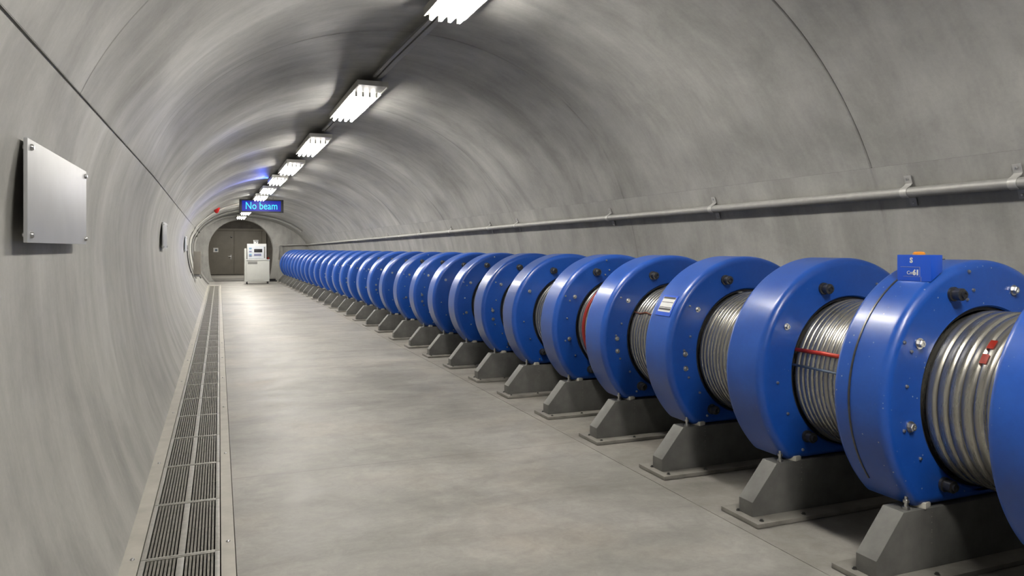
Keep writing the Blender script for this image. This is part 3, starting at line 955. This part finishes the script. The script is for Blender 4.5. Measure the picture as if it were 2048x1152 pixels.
# ------------------------------------------------------------------ the console
CYP = 33.1
t = thing('control_console', 'white instrument console on casters in front of the round opening', 'console', (1.02, CYP, 0), math.radians(0))
W = .98; D = .62
b = BM(); box(b, (.06, 0, .10), (W, D, 1.0), .012); obj('cabinet', b, M['cream'], t, 30)
b = BM(); box(b, (-.02, .005, .09), (.058, D, 1.50), .01); obj('side_panel', b, M['cream'], t, 30)
b = BM(); box(b, (.10, -.012, .16), (W - .13, .002, .95), .004); obj('front_door', b, M['cream'], t, 30)
b = BM(); box(b, (.11, -.018, .84), (.49, -.010, .95), .003); o = obj('name_strip', b, M['grey'], t, 30); o['label'] = 'grey strip'
b = BM(); box(b, (.04, -.03, 1.0), (W + .01, D, 1.035), .008); obj('worktop', b, M['white'], t, 30)
up = BM(); prism(up, [(.09, 1.036), (.09, 1.70), (W - .12, 1.70), (W - .12, 1.036)], .06, .5, .012); up = obj('instrument_unit', up, M['white'], t, 30)
b = BM(); box(b, (.13, .045, 1.07), (W - .16, .058, 1.60), .004); o = obj('instrument_face', b, M['facepale'], t, 30)
b = BM(); box(b, (.36, .034, 1.34), (.69, .046, 1.48), .003); o = obj('screen', b, M['black'], t, 30); o['label'] = 'black screen'
b = BM(); box(b, (.36, .034, 1.19), (.65, .046, 1.275), .003); o = obj('keypad', b, M['lilac'], t, 30); o['label'] = 'lilac keypad'
for k, (zz, m_) in enumerate(((1.50, 'tile'), (1.375, 'lilac'), (1.25, 'tile'), (1.185, 'lilac'))):
    b = BM(); box(b, (.165, .034, zz - .03), (.265, .046, zz + .03), .004); obj('push_button', b, M[m_], t, 30)
b = BM(); box(b, (.755, .034, 1.09), (.805, .046, 1.57), .004); o = obj('slot_cover', b, M['grey'], t, 30)
b = BM(); lathe(b, [(.0005, .09), (.03, .09), (.055, .06), (.05, .02), (.03, 0)], 16, 'Z'); o = obj('stop_knob', b, M['darkred'], t, 40); o.location = (W - .045, .18, 1.036); o['label'] = 'dark red knob'
for cx, cy in ((.08, .07), (W - .06, .07), (.08, D - .07), (W - .06, D - .07)):
    b = BM()
    lathe(b, [(.0005, -.02), (.045, -.02), (.045, .02), (.0005, .02)], 18, 'X'); box(b, (-.03, -.03, .035), (.03, .03, .056))
    o = obj('caster', b, M['black'], t, 40); o.location = (cx, cy, .045)
t = thing('small_device', 'little white device with a dark lens band on top of the console', 'device', (1.46, CYP + .25, 1.70))
b = BM(); box(b, (-.09, -.08, .0), (.09, .08, .13), .015); box(b, (-.105, -.09, .131), (.105, .09, .155), .008); obj('case', b, M['white'], t, 30)
b = BM(); box(b, (-.06, -.088, .105), (.08, -.075, .128), .003); obj('lens_band', b, M['black'], t)
b = BM(); box(b, (.01, -.086, .04), (.05, -.078, .075), .003); obj('port', b, M['black'], t)
b = BM(); box(b, (2.02, 35.2, .005), (2.45, 35.6, .045), .006); box(b, (2.05, 35.25, .046), (2.40, 35.55, .12), .01)
t = tag(obj('floor_box', b, M['black'], None, 30), 'low black box on the floor behind the console', 'box')

# ------------------------------------------------------------------ vestibule and the double door
DY = 45.0
bm = BM()
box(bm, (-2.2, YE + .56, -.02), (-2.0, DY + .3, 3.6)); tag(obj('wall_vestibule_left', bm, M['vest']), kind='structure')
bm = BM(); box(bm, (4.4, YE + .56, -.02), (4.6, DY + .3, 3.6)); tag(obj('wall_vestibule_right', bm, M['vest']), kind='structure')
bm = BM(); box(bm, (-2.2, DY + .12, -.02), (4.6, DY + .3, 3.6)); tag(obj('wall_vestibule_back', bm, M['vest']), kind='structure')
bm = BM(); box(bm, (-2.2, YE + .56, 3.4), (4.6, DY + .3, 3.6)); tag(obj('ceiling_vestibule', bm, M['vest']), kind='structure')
def onY(px, py, Y):
    u = (px - 1024) / 1480
    dx = math.sin(th_) + u * math.cos(th_); dy = math.cos(th_) - u * math.sin(th_)
    D_ = Y / dy
    return D_ * dx, 1.5 + (497 - py) / 1480 * D_
vl = bpy.data.lights.new('vestibule_fill', 'AREA'); vl.energy = 135; vl.size = 1.2; vl.color = (1, .95, .86)  # unseen fill light, added to brighten the door and its room
vo = bpy.data.objects.new('vestibule_fill', vl); C.objects.link(vo); vo.location = (1.2, 41.5, 3.35); tag(vo, 'unseen fill light added in the room behind the round opening', 'ceiling light')
xs = onY(468, 500, DY)[0]; ztop = onY(468, 462, DY)[1]
dr = bpy.data.objects.new('door_1', None); C.objects.link(dr); dr.location = (xs, DY, 0); tag(dr, kind='structure')
for s in (-1, 1):
    b = BM(); box(b, (.008 if s > 0 else -1.5, 0, .03), (1.5 if s > 0 else -.008, .06, ztop), .004)
    lf = obj('door_leaf', b, M['door'], dr, 30)
b = BM(); box(b, (-1.75, -.02, ztop + .01), (1.75, .08, ztop + .14), .006); box(b, (-1.75, -.02, .0), (-1.51, .08, ztop)); box(b, (1.51, -.02, 0), (1.75, .08, ztop))
obj('door_frame', b, M['door'], dr, 30)
b = BM(); tube(b, [(-.16, -.05, 1.05), (-.30, -.05, 1.06)], .014, 8); box(b, (-.19, -.02, .88), (-.13, .0, 1.14), .004); obj('door_handle', b, M['bolt'], dr, 40)
b = BM(); lathe(b, [(.05, 0), (.05, -.02), (.02, -.03), (.0005, -.03)], 14, 'Y'); o = obj('door_viewer', b, M['darkbolt'], dr, 40); o.location = (-.14, 0, onY(463, 474, DY)[1])
sx, sz = onY(432, 500, DY)
t = thing('door_notice', 'small white notice on the double door behind the round opening', 'notice', (sx, DY - .012, sz))
b = BM(); box(b, (-.14, 0, -.12), (.12, .008, .12), .003); obj('sheet', b, M['label'], t)
b = BM(); box(b, (-.05, -.002, -.06), (.07, .002, .05)); obj('print', b, M['bgrey'], t)

# ------------------------------------------------------------------ camera, world, exposure
cam = bpy.data.cameras.new('camera'); co_ = bpy.data.objects.new('camera', cam); C.objects.link(co_)
co_.location = (0, 0, 1.5); co_.rotation_euler = (PI / 2, 0, -th_)
cam.sensor_width = 36; cam.lens = 36 * 1480 / 2048; cam.shift_y = -79 / 2048; cam.clip_start = .02; cam.clip_end = 200
S.camera = co_
w = bpy.data.worlds.new('world'); S.world = w; w.use_nodes = True
w.node_tree.nodes['Background'].inputs[0].default_value = (.01, .01, .011, 1)
S.view_settings.view_transform = 'Standard'; S.view_settings.look = 'None'
S.view_settings.gamma = 1; S.view_settings.use_curve_mapping = False
S.view_settings.exposure = 0.0
S.cycles.max_bounces = 6; S.cycles.diffuse_bounces = 1; S.cycles.glossy_bounces = 3; S.cycles.adaptive_threshold = .02
S.cycles.use_light_tree = True
